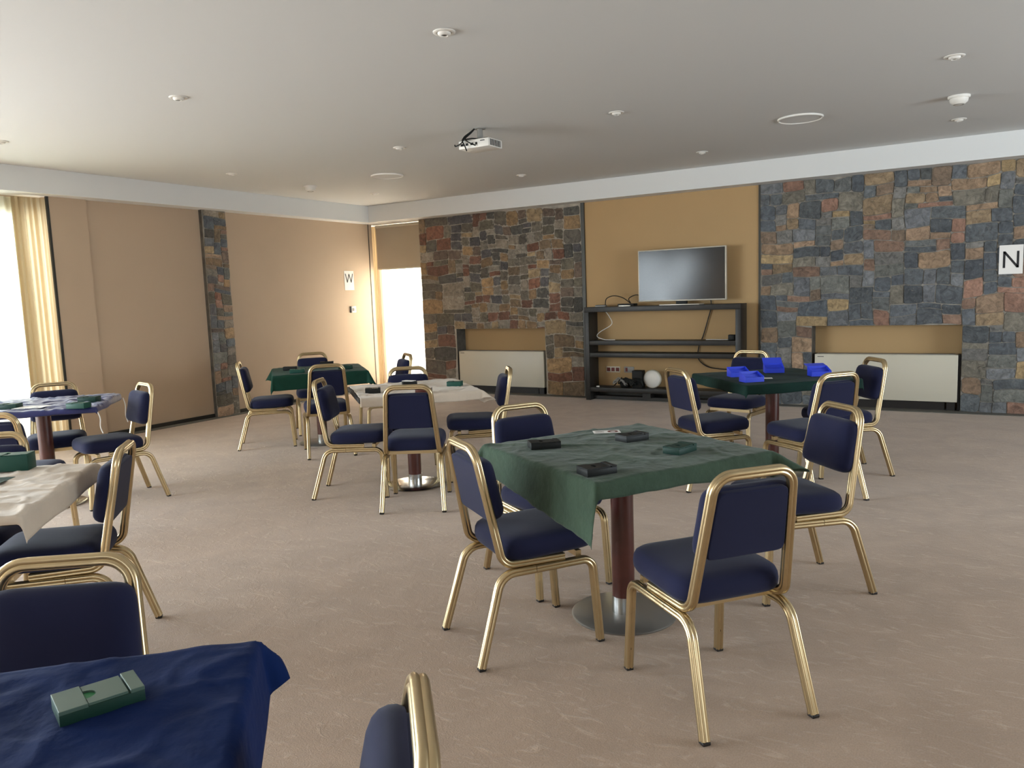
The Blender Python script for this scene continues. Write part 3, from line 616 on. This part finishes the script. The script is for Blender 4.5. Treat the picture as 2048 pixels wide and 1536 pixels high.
# ------------------------------------------------------------------ chairs
TP = []
def tube_profile():
    h = .0158; pts = []
    # square tube with rounded corners and a groove along every face
    for k in range(4):
        a = k * pi / 2
        for (x, y) in ((h - .0045, -.0028), (h - .0012, -.0058), (h, -.0095), (h - .0012, -.0135), ):
            pass
    q = [(h - .0038, 0), (h - .0010, .0042), (h, .0085), (h - .0022, .0125), (h - .0056, h - .0022 - .001)]
    side = [(h - .0035, 0), (h - .0006, .0040), (h, .0090), (h - .0030, h - .0030), (.0090, h), (.0040, h - .0006)]
    for k in range(4):
        c, s = (1, 0, -1, 0)[k], (0, 1, 0, -1)[k]
        for x, y in side: pts.append((x * c - y * s, x * s + y * c))
    return pts
PR = tube_profile()
def make_chair():
    t = thing('banquet_chair', 'navy chair', 'chair')
    # seat cushion
    bm = bmesh.new()
    out = superell(56, .203, .212, 5.5, -.03)
    out = [(x * (1.0 + .05 * (y + .2)), y) for x, y in out]
    rings = [(.028, 0), (.010, .004), (.002, .018), (0, .036), (.003, .058), (.011, .073), (.028, .084), (.060, .091), (.11, .094), (.16, .095)]
    pillow(bm, out, rings, lambda x, y, h: Vector((x, y + .052, .402 + h * (1 - .0 * y) + .004 * (y / .2)))); recalc(bm)
    finish(bm, 'seat', M['navy'], t, True)
    # back cushion in the plane of the raked loop
    lean = math.atan2(.09, .453); U = Vector((0, -sin(lean), cos(lean))); Nn = Vector((0, cos(lean), sin(lean))); O = Vector((0, -.16, .395))
    def tf(x, y, h): return O + Vector((x, 0, 0)) + U * (.292 + y) + Nn * h
    bm = bmesh.new(); out = superell(56, .174, .124, 7, -.045)
    rings = [(.05, .006), (.012, .006), (.003, .010), (0, .022), (.002, .036), (.010, .050), (.024, .060), (.045, .066), (.08, .069)]
    pillow(bm, out, rings, tf)
    o2 = superell(40, .143, .118, 12, -.06)
    pillow(bm, o2, [(.03, -.012), (.008, -.012), (.003, -.0115), (0, -.008), (0, .012)], tf)
    recalc(bm); finish(bm, 'backrest', M['navy'], t, True, 50)
    # back loop
    bm = bmesh.new()
    pts = [(-.184, .10, .386), (-.184, -.165, .392), (-.147, -.252, .852), (.147, -.252, .852), (.184, -.165, .392), (.184, .10, .386)]
    sweep(bm, fillet(pts, [.055, .065, .065, .055], 9), PR, up=(0, 0, 1)); recalc(bm)
    finish(bm, 'back_frame', M['gold'], t, True, 50)
    bm = bmesh.new()
    for s in (-1, 1):
        for zz in (.10, .30, ):
            c = O + U * (zz + .06) + Vector((s * (.184 - .037 * (zz + .06) / .46), 0, 0)) - Nn * .0125
            lathe(bm, [(0, .002), (.0045, .002), (.0045, -.003)], 8, M4=Matrix.Translation(c) @ Nn.to_track_quat('-Z', 'Y').to_matrix().to_4x4())
    recalc(bm); finish(bm, 'screw', M['foot'], bpy.data.objects[t.name].children[2])
    # under-seat rails
    bm = bmesh.new()
    for s in (-1, 1): sweep(bm, [Vector((s * .193, .12, .3585)), Vector((s * .193, -.03, .3585))], PR, up=(0, 0, 1))
    for y in (.17, -.10): bx(bm, -.182, .182, y - .012, y + .012, .372, .396)
    recalc(bm); finish(bm, 'seat_frame', M['gold'], t, True, 50)
    for s in (-1, 1):
        for front in (1, 0):
            if front: pts = [(s * .200, .252, .010), (s * .193, .226, .3585), (s * .193, .118, .3585)]; r = [.05]
            else: pts = [(s * .211, -.282, .010), (s * .193, -.178, .3585), (s * .193, -.032, .3585)]; r = [.078]
            bm = bmesh.new(); sweep(bm, fillet(pts, r, 9), PR, up=(1, 0, 0)); recalc(bm)
            lg = finish(bm, 'leg', M['gold'], t, True, 50)
            bm = bmesh.new(); x, y = pts[0][:2]; bx(bm, x - .0145, x + .0145, y - .0145, y + .0145, 0, .012, .003); finish(bm, 'foot_glide', M['foot'], lg)
            if front:
                bm = bmesh.new(); lathe(bm, [(0, .0015), (.0048, .0015), (.0048, -.004)], 10, M4=Matrix.Translation((s * .1975, .2345, .09)) @ Matrix.Rotation(pi / 2, 4, 'X')); recalc(bm); finish(bm, 'bolt_hole', M['hole'], lg)
    return t
CH = [
 (-1.615, 2.702, -35.2, 'navy chair at the left of the foreground green table, under its lowest cloth corner', 'near green table'),
 (-0.786, 2.609, 50.1, 'closest whole navy chair at right foreground, seen from behind', 'near green table'),
 (-0.732, 3.766, 132.1, 'navy chair right of the foreground green table, facing left over the carpet', 'near green table'),
 (-1.846, 3.343, -120.4, 'navy chair on the far side of the foreground green table, partly hidden by its cloth', 'near green table'),
 (-1.696, 5.563, -41.2, 'navy chair at the left of the dark green table with blue trays', 'table with blue trays'),
 (-1.777, 6.775, 168.7, 'navy chair facing the camera behind the table with blue trays', 'table with blue trays'),
 (-0.863, 6.269, 123.5, 'rightmost navy chair, in front of the right cream radiator', 'table with blue trays'),
 (-0.953, 5.488, 51.5, 'navy chair seen from behind in front of the table with blue trays', 'table with blue trays'),
 (-3.982, 4.282, -59.6, 'navy chair seen side on at the left of the central beige table', 'central beige table'),
 (-3.370, 4.228, 30.6, 'navy chair seen squarely from behind at the central beige table', 'central beige table'),
 (-3.959, 4.916, -140.4, 'navy chair behind the central beige table, only its top showing', 'central beige table'),
 (-3.404, 5.103, 126.6, 'navy chair at the right of the central beige table, in front of the left radiator', 'central beige table'),
 (-6.173, 5.380, -44.4, 'navy chair beside the stone pillar, at the left of the back green table', 'back green table'),
 (-5.298, 5.328, 50.1, 'navy chair seen from behind in front of the back green table', 'back green table'),
 (-6.308, 6.188, -131.4, 'navy chair behind the back green table against the tan wall', 'back green table'),
 (-5.271, 6.166, 143.7, 'navy chair silhouetted against the corner window', 'back green table'),
 (-6.165, 3.268, -121.2, 'navy chair behind the blue clothed table, before the left window', 'blue clothed table'),
 (-5.554, 3.365, 164.9, 'navy chair right of the blue clothed table, lit grey blue on its back cushion', 'blue clothed table'),
 (-5.030, 2.408, 37.0, 'navy chair seen from behind at the left edge, before the blue clothed table', 'blue clothed table'),
 (-3.900, 1.665, -136.0, 'navy chair behind the left beige table, cut by the photo edge', 'left beige table'),
 (-3.283, 1.745, 136.0, 'navy chair right of the left beige table, large and seen from behind and aside', 'left beige table'),
 (-1.675, 0.760, -142.1, 'navy chair behind the navy clothed table in the bottom left corner', 'navy clothed table'),
 (-0.845, 0.640, 131.0, 'navy chair cut off by the bottom edge, only its top and cushion side showing', 'navy clothed table')]
c0 = make_chair()
for i, (x, y, a, lb, g) in enumerate(CH):
    c = c0 if i == 0 else copy_tree(c0)
    c.location = (x, y, 0); c.rotation_euler = (0, 0, radians(a)); tag(c, lb, 'chair', 'chairs at the ' + g)

# ------------------------------------------------------------------ tables and cloths
HT = .44
TB = [('T1', -1.325, 3.09, -30.0, 'pedestal table under the olive green cloth in the foreground', 'brushed'),
      ('T2', -1.33, 6.03, -48.0, 'pedestal table carrying the blue trays', 'brushed'),
      ('T3', -3.71, 4.63, -42.0, 'pedestal table under the beige cloth in the middle of the room', 'chrome'),
      ('T4', -5.74, 5.69, -42.0, 'pedestal table under the dark green cloth near the corner window', 'brushed'),
      ('T5', -5.91, 3.05, -42.0, 'pedestal table under the satin blue cloth near the left window', 'chrome'),
      ('T6', -3.40, 1.327, -46.0, 'pedestal table under the beige cloth at the left edge', 'chrome'),
      ('T7', -1.262, 0.385, -46.0, 'pedestal table under the navy cloth in the bottom left corner', 'brushed')]
TPOS = {}
def make_table(steel):  # bases share one steel; the brighter variant puts reflections into the colour
    t = thing('pedestal_table', 'table', 'table')
    box('tabletop', -HT, HT, -HT, HT, .72, .75, M['topdark'], t, .004)
    bm = bmesh.new(); lathe(bm, [(.05, .085), (.05, .70)], 36); recalc(bm); finish(bm, 'column', M['mahog'], t, True, 40)
    bm = bmesh.new(); lathe(bm, [(.052, .012), (.052, .088)], 36); recalc(bm); finish(bm, 'collar', M['chrome'], t, True, 40)
    bm = bmesh.new(); lathe(bm, [(.232, 0), (.234, .006), (.228, .011), (.06, .013), (0, .013)], 64); recalc(bm); finish(bm, 'base', M[steel], t, True, 40)
    bm = bmesh.new(); bx(bm, -.2, .2, -.02, .02, .70, .72); bx(bm, -.02, .02, -.2, .2, .699, .719); finish(bm, 'support_cross', M['foot'], t)
    return t
for k, x, y, a, lb, st in TB:
    t = make_table(st); t.location = (x, y, 0); t.rotation_euler = (0, 0, radians(a)); tag(t, lb, 'table', 'round based pedestal tables'); TPOS[k] = (x, y, radians(a))

def cloth(key, corners, m, label, amp=.004, seed=1.0, flare=.10, fold=.02, freq=22, N=110, z0=.7515, stiff=(0, 0, 0, 0)):
    """corners: flat cloth corner positions in table space, order (+,+), (-,+), (-,-), (+,-)"""
    c0_, c1_, c2_, c3_ = [Vector(c) for c in corners]; h = HT; r = .012
    def drop(e):
        if e <= 0: return 0, 0
        if e < r * pi / 2: a = e / r; return r * sin(a), r * (1 - cos(a))
        return r, r + e - r * pi / 2
    bm = bmesh.new(); rows = []
    for j in range(N + 1):
        v = j / N; row = []
        for i in range(N + 1):
            u = i / N
            p = c2_ * (1 - u) * (1 - v) + c3_ * u * (1 - v) + c0_ * u * v + c1_ * (1 - u) * v
            ed = noise.noise(Vector((p.x * 6, p.y * 6, seed + 9))) * .012
            p = p + Vector((noise.noise(Vector((p.x * 5, p.y * 5, seed))), noise.noise(Vector((p.x * 5, p.y * 5, seed + 5))))) * .008
            ex, ey = max(abs(p.x) - h, 0), max(abs(p.y) - h, 0); L = hypot(ex, ey)
            bxp = Vector((max(-h, min(h, p.x)), max(-h, min(h, p.y))))
            q3 = Vector((p.x * 1.0, p.y * 1.0, seed))
            n1 = noise.noise(q3 * 3.2); n2 = noise.noise(q3 * 8.5 + Vector((4, 1, 0))); n3 = noise.noise(q3 * 19)
            ridge = max(0, 1 - abs(n1) * 9) * .9 + max(0, 1 - abs(n2) * 6) * .55
            wr = amp * (ridge + .7 + .8 * n2 + .35 * n3)
            if L <= 0:
                z = z0 + max(0, wr); pos = Vector((bxp.x, bxp.y, z))
            else:
                d = Vector((ex * math.copysign(1, p.x), ey * math.copysign(1, p.y))).normalized()
                hr, dz = drop(L); s = (p.x * d.y * -1 + p.y * d.x)
                s = p.x - p.y if (ex > 0 and ey > 0) else (p.y if ex > 0 else p.x)
                wave = sin(s * freq + seed * 3 + 3 * n1) * .5 + .6 * n2 + .3 * sin(s * freq * 2.7 + 2 * n1)
                k = min(1, dz / .08)
                st = stiff[(0 if p.x > 0 else 1) if p.y > 0 else (2 if p.x < 0 else 3)] * min(1, 1.6 * min(ex, ey) / L) ** .8
                off = hr + .001 + (flare + st) * dz; dz *= (1 - .45 * min(1, st)) + fold * k * (wave * .6 + .5)
                z = z0 - dz + max(0, wr) * (1 - min(1, dz / .03))
                pos = Vector((bxp.x + d.x * off, bxp.y + d.y * off, z))
            row.append(bm.verts.new(pos))
        rows.append(row)
    for a, b in zip(rows, rows[1:]):
        for i in range(N): bm.faces.new((a[i], a[i + 1], b[i + 1], b[i]))
    o = finish(bm, 'tablecloth', m, None, True)
    s = o.modifiers.new('thickness', 'SOLIDIFY'); s.thickness = .0016; s.offset = 1
    x, y, a = TPOS[key]; o.location = (x, y, 0); o.rotation_euler = (0, 0, a)
    return tag(o, label, 'tablecloth')
def cc(a, b, c, d):  # overhangs (x side, y side) at each corner, order (+,+), (-,+), (-,-), (+,-)
    return [(HT + a[0], HT + a[1]), (-HT - b[0], HT + b[1]), (-HT - c[0], -HT - c[1]), (HT + d[0], -HT - d[1])]
cloth('T1', cc((.09, .12), (.05, .08), (.08, .10), (.055, .235)), M['c_olive'], 'crumpled olive green cloth hanging low at the near corner of the foreground table', .0048, 2.0, fold=.036, freq=34, stiff=(.95, 0, .5, 0))
cloth('T2', cc((.07, .07), (.07, .06), (.06, .075), (.07, .075)), M['c_green'], 'very dark green cloth under the blue trays', .002, 5.0, fold=.008)
cloth('T3', cc((.065, .10), (.05, .05), (.05, -.015), (.06, -.01)), M['c_beige'], 'beige cloth on the central table', .006, 8.0, fold=.012, stiff=(.9, 0, 0, 0))
cloth('T4', cc((.13, .15), (.08, .12), (.10, .14), (.15, .12)), M['c_green2'], 'bottle green cloth on the back table near the corner window', .0025, 11.0, fold=.02, freq=16, stiff=(.4, 0, .5, .1))
cloth('T5', cc((.035, .035), (.02, .05), (.04, .04), (.04, .03)), M['c_satin'], 'shiny wrinkled navy cloth on the table near the left window', .011, 14.0, fold=.012)
cloth('T6', cc((.035, .095), (.06, .075), (.06, .08), (.02, .06)), M['c_beige'], 'creased beige cloth on the table at the left edge', .008, 17.0, fold=.02, freq=15, stiff=(0, .5, 0, 0))
cloth('T7', cc((.10, .17), (.05, .115), (.05, .06), (.10, .06)), M['c_navy'], 'deep navy cloth on the table in the bottom left corner', .005, 21.0, fold=.022, flare=.12, freq=12, stiff=(0, .55, 0, 0))
def on(key, u, v, z=0):
    x, y, a = TPOS[key]; return Vector((x + u * cos(a) - v * sin(a), y + u * sin(a) + v * cos(a), z))
for lb, u, v, L in (('thin white ribbon hanging from the far right corner of the satin blue cloth', -.40, .475, .20), ('short white ribbon hanging from the near right corner of the satin blue cloth', .46, .46, .15)):
    p = on('T5', u, v, .725); q = on('T5', u * 1.0, v + .02, .725 - L)
    tag(cable('hanging_ribbon', [p, p.lerp(q, .3) + Vector((.01, 0, 0)), p.lerp(q, .7) + Vector((-.012, 0, 0)), q], .0035, M['paper']), lb, 'ribbon')

# ------------------------------------------------------------------ card boxes
def card_box(L, Wd, H, body, top, notch):
    """closed bidding-card box: body, a stepped lid with a thumb notch, and the liner seen in the notch"""
    t = thing('card_box', 'card box', 'box')
    box('body', -L / 2, L / 2, -Wd / 2, Wd / 2, 0, H - .006, body, t, .0012)
    bm = bmesh.new(); bx(bm, -L / 2, -L / 6, -Wd / 2, Wd / 2, H - .007, H, .001)
    bx(bm, L * .33, L / 2, -Wd / 2, Wd / 2, H - .007, H, .001)
    # middle plate with a half round thumb notch in its left edge
    x0, x1 = -L / 6 + .001, L * .33 - .0035; r = Wd * .2; pts = [(x0, -Wd / 2 + .003), (x1, -Wd / 2 + .003), (x1, Wd / 2 - .003), (x0, Wd / 2 - .003)]
    for k in range(11): a = pi / 2 - pi * k / 10; pts.append((x0 + r * 1.1 * cos(a), r * sin(a)))
    lo = [bm.verts.new((x, y, H - .007)) for x, y in pts]; hi = [bm.verts.new((x, y, H - .0015)) for x, y in pts]
    bm.faces.new(hi); n = len(pts)
    for k in range(n): bm.faces.new((lo[k], lo[(k + 1) % n], hi[(k + 1) % n], hi[k]))
    recalc(bm); finish(bm, 'lid', top, t)
    box('liner', -L / 6 + .001, -L / 6 + r * 1.3, -r * 1.1, r * 1.1, H - .0065, H - .0055, notch, t)
    return t
def put(t, key, x, y, z, ang, label, group): t.location = (x, y, z); t.rotation_euler = (0, 0, radians(ang)); tag(t, label, 'box', group)
G1 = 'card boxes on the foreground green table'
ZT = .7585
put(card_box(.135, .08, .031, M['black'], M['black'], M['hole']), 0, -1.640, 2.967, ZT, 42, 'black card box at the left of the foreground green table', G1)
put(card_box(.135, .08, .031, M['black'], M['black'], M['hole']), 0, -1.343, 3.263, ZT, 64, 'black card box at the back of the foreground green table beside the paper card', G1)
put(card_box(.135, .08, .031, M['dgreen'], M['dgreen'], M['hole']), 0, -1.057, 3.088, ZT, 76, 'dark teal card box at the right of the foreground green table', G1)
put(card_box(.13, .08, .031, M['black'], M['black'], M['hole']), 0, -1.217, 2.605, ZT, 57, 'black card box nearest the camera on the foreground green table', G1)
put(card_box(.132, .08, .027, M['dgreen'], M['grgreen'], M['bgreen']), 0, -1.290, .708, .7575, 70, 'grey green card box with a thumb notch on the navy cloth', 'card box on the navy cloth')  # body darker than lid: shade on the sides put into the plastic colour
b = card_box(.15, .08, .072, M['teal'], M['teal'], M['hole']); put(b, 0, -3.575, 1.700, .761, 40, 'tall teal card box on the beige cloth at the left edge', 'card box on the left beige table')
G3 = 'card boxes on the central beige table'
for x, y, a, m, lb in ((-3.80, 4.30, 40, 'black', 'dark card box at the left of the central beige table'), (-3.80, 4.73, 48, 'black', 'black card box with a white card on it, back of the central beige table'),
                       (-3.43, 4.82, 20, 'teal', 'dark green card box at the right of the central beige table'), (-3.40, 4.39, 25, 'mahog', 'brown card box behind the chair back on the central beige table')):
    put(card_box(.11, .075, .036, M[m], M[m], M['hole']), 0, x, y, ZT, a, lb, G3)
tag(box('white_card', -3.86, -3.76, 4.71, 4.76, ZT + .0365, ZT + .0405, M['paper']), 'white card lying on the black box at the back of the central beige table', 'card')
for x, y, a, lb in ((-3.90, 4.31, 30, 'white paper card left of the dark box on the central beige table'), (-3.50, 4.34, 28, 'white paper card in front of the brown box on the central beige table')):
    o = tag(box('paper_card', -.045, .045, -.03, .03, 0, .0015, M['paper']), lb, 'card'); o.location = (x, y, ZT); o.rotation_euler = (0, 0, radians(a))
G4 = 'card boxes on the back green table'
for x, y, a, m, lb in ((-5.965, 5.53, 38, 'black', 'black card box at the left of the back green table'), (-5.66, 5.33, 42, 'teal', 'teal card box at the front of the back green table'),
                       (-6.0, 6.08, 40, 'black', 'black card box at the far side of the back green table'), (-5.44, 5.77, 40, 'dgreen', 'dark green card box at the right of the back green table')):
    put(card_box(.14, .08, .036, M[m], M[m], M['hole']), 0, x, y, ZT, a, lb, G4)
G5 = 'card boxes on the satin blue cloth'
for x, y, a, m, lb in ((-5.845, 2.80, 30, 'dgreen', 'dark green card box at the left end of the satin blue cloth'), (-5.34, 3.0, 24, 'teal', 'teal card box near the front right of the satin blue cloth'),
                       (-5.62, 3.24, 30, 'dgreen', 'olive green card box toward the back of the satin blue cloth')):
    put(card_box(.135, .08, .038, M[m], M[m], M['hole']), 0, x, y, .764, a, lb, G5)
o = tag(box('paper_card', -.10, .10, -.07, .07, 0, .0015, M['paper']), 'white paper sheet lying on the satin blue cloth', 'card'); o.location = (-5.70, 2.87, .772); o.rotation_euler = (0, 0, radians(35))
o = tag(box('paper_card', -.05, .05, -.03, .03, 0, .0015, M['paper']), 'white paper card between the blue trays', 'card'); o.location = (-1.335, 5.82, ZT); o.rotation_euler = (0, 0, radians(20))
o = thing('table_card', 'pale printed card with a dark round emblem on the foreground green table', 'card', (-1.535, 3.41, ZT), radians(32))
bm = bmesh.new(); bx(bm, -.065, .065, -.035, .035, 0, .0016); finish(bm, 'card', M['paper'], o)
bm = bmesh.new(); lathe(bm, [(.013, .0017), (.026, .0017), (.026, .0021), (.013, .0021)], 24, cap=False, M4=Matrix.Translation((.03, 0, 0))); finish(bm, 'emblem', M['redink'], o)
bm = bmesh.new()
for a, b_, c, d in ((-.055, -.01, .012, .018), (-.055, -.02, .0, .006), (-.055, -.015, -.016, -.010)): bx(bm, a, b_, c, d, .0017, .0021)
finish(bm, 'printing', M['grey'], o)
o = tag(box('printed_sheet', -.10, .10, -.06, .06, 0, .0015, M['dgreen']), 'green printed sheet lying on the creased beige cloth at the left edge', 'card'); o.location = (-3.42, 1.50, .7680); o.rotation_euler = (0, 0, radians(35))

def tray(x, y, ang, label, lid):
    t = thing('card_tray', label, 'tray', (x, y, ZT), radians(ang), 'blue card trays on the dark green cloth'); L, Wd, H, w = .145, .095, .07, .003
    bm = bmesh.new(); bx(bm, -L / 2, L / 2, -Wd / 2, Wd / 2, 0, w); bx(bm, -L / 2, L / 2, Wd / 2 - w, Wd / 2, w, H)
    for s in (-1, 1):
        vs = [(-Wd / 2, w), (Wd / 2 - w, w), (Wd / 2 - w, H), (-Wd / 2, H * .55)]; xa = s * (L / 2 - w); xb = s * L / 2
        a = [bm.verts.new((xa, p, q)) for p, q in vs]; b = [bm.verts.new((xb, p, q)) for p, q in vs]; bm.faces.new(a); bm.faces.new(b[::-1])
        for i in range(4): bm.faces.new((a[i], a[(i + 1) % 4], b[(i + 1) % 4], b[i]))
    bx(bm, -L / 2 + w, L / 2 - w, -Wd / 2, -Wd / 2 + w, w, H * .5); recalc(bm); finish(bm, 'tray_body', M['blue'], t)
    bm = bmesh.new()
    for k in range(3): bx(bm, -L / 2 + w, L / 2 - w, -Wd / 2 + .02 + k * .022, -Wd / 2 + .0225 + k * .022, w, H * (.45 + .12 * k))
    finish(bm, 'divider', M['blue'], t)
    if lid:
        o = box('lid_flap', -L / 2, L / 2, 0, Wd * .8, 0, .003, M['blue'], t); o.location = (0, Wd / 2, H - .004); o.rotation_euler = (radians(lid), 0, 0)
tray(-1.555, 5.905, 35, 'blue card tray at the left back of the dark green cloth', 0); tray(-1.38, 5.60, 42, 'blue card tray nearest the camera on the dark green cloth', 0)
tray(-1.365, 6.235, 22, 'blue card tray with raised flap in front of the facing chair', 30); tray(-1.0, 6.07, 30, 'blue card tray at the right of the dark green cloth', 10)
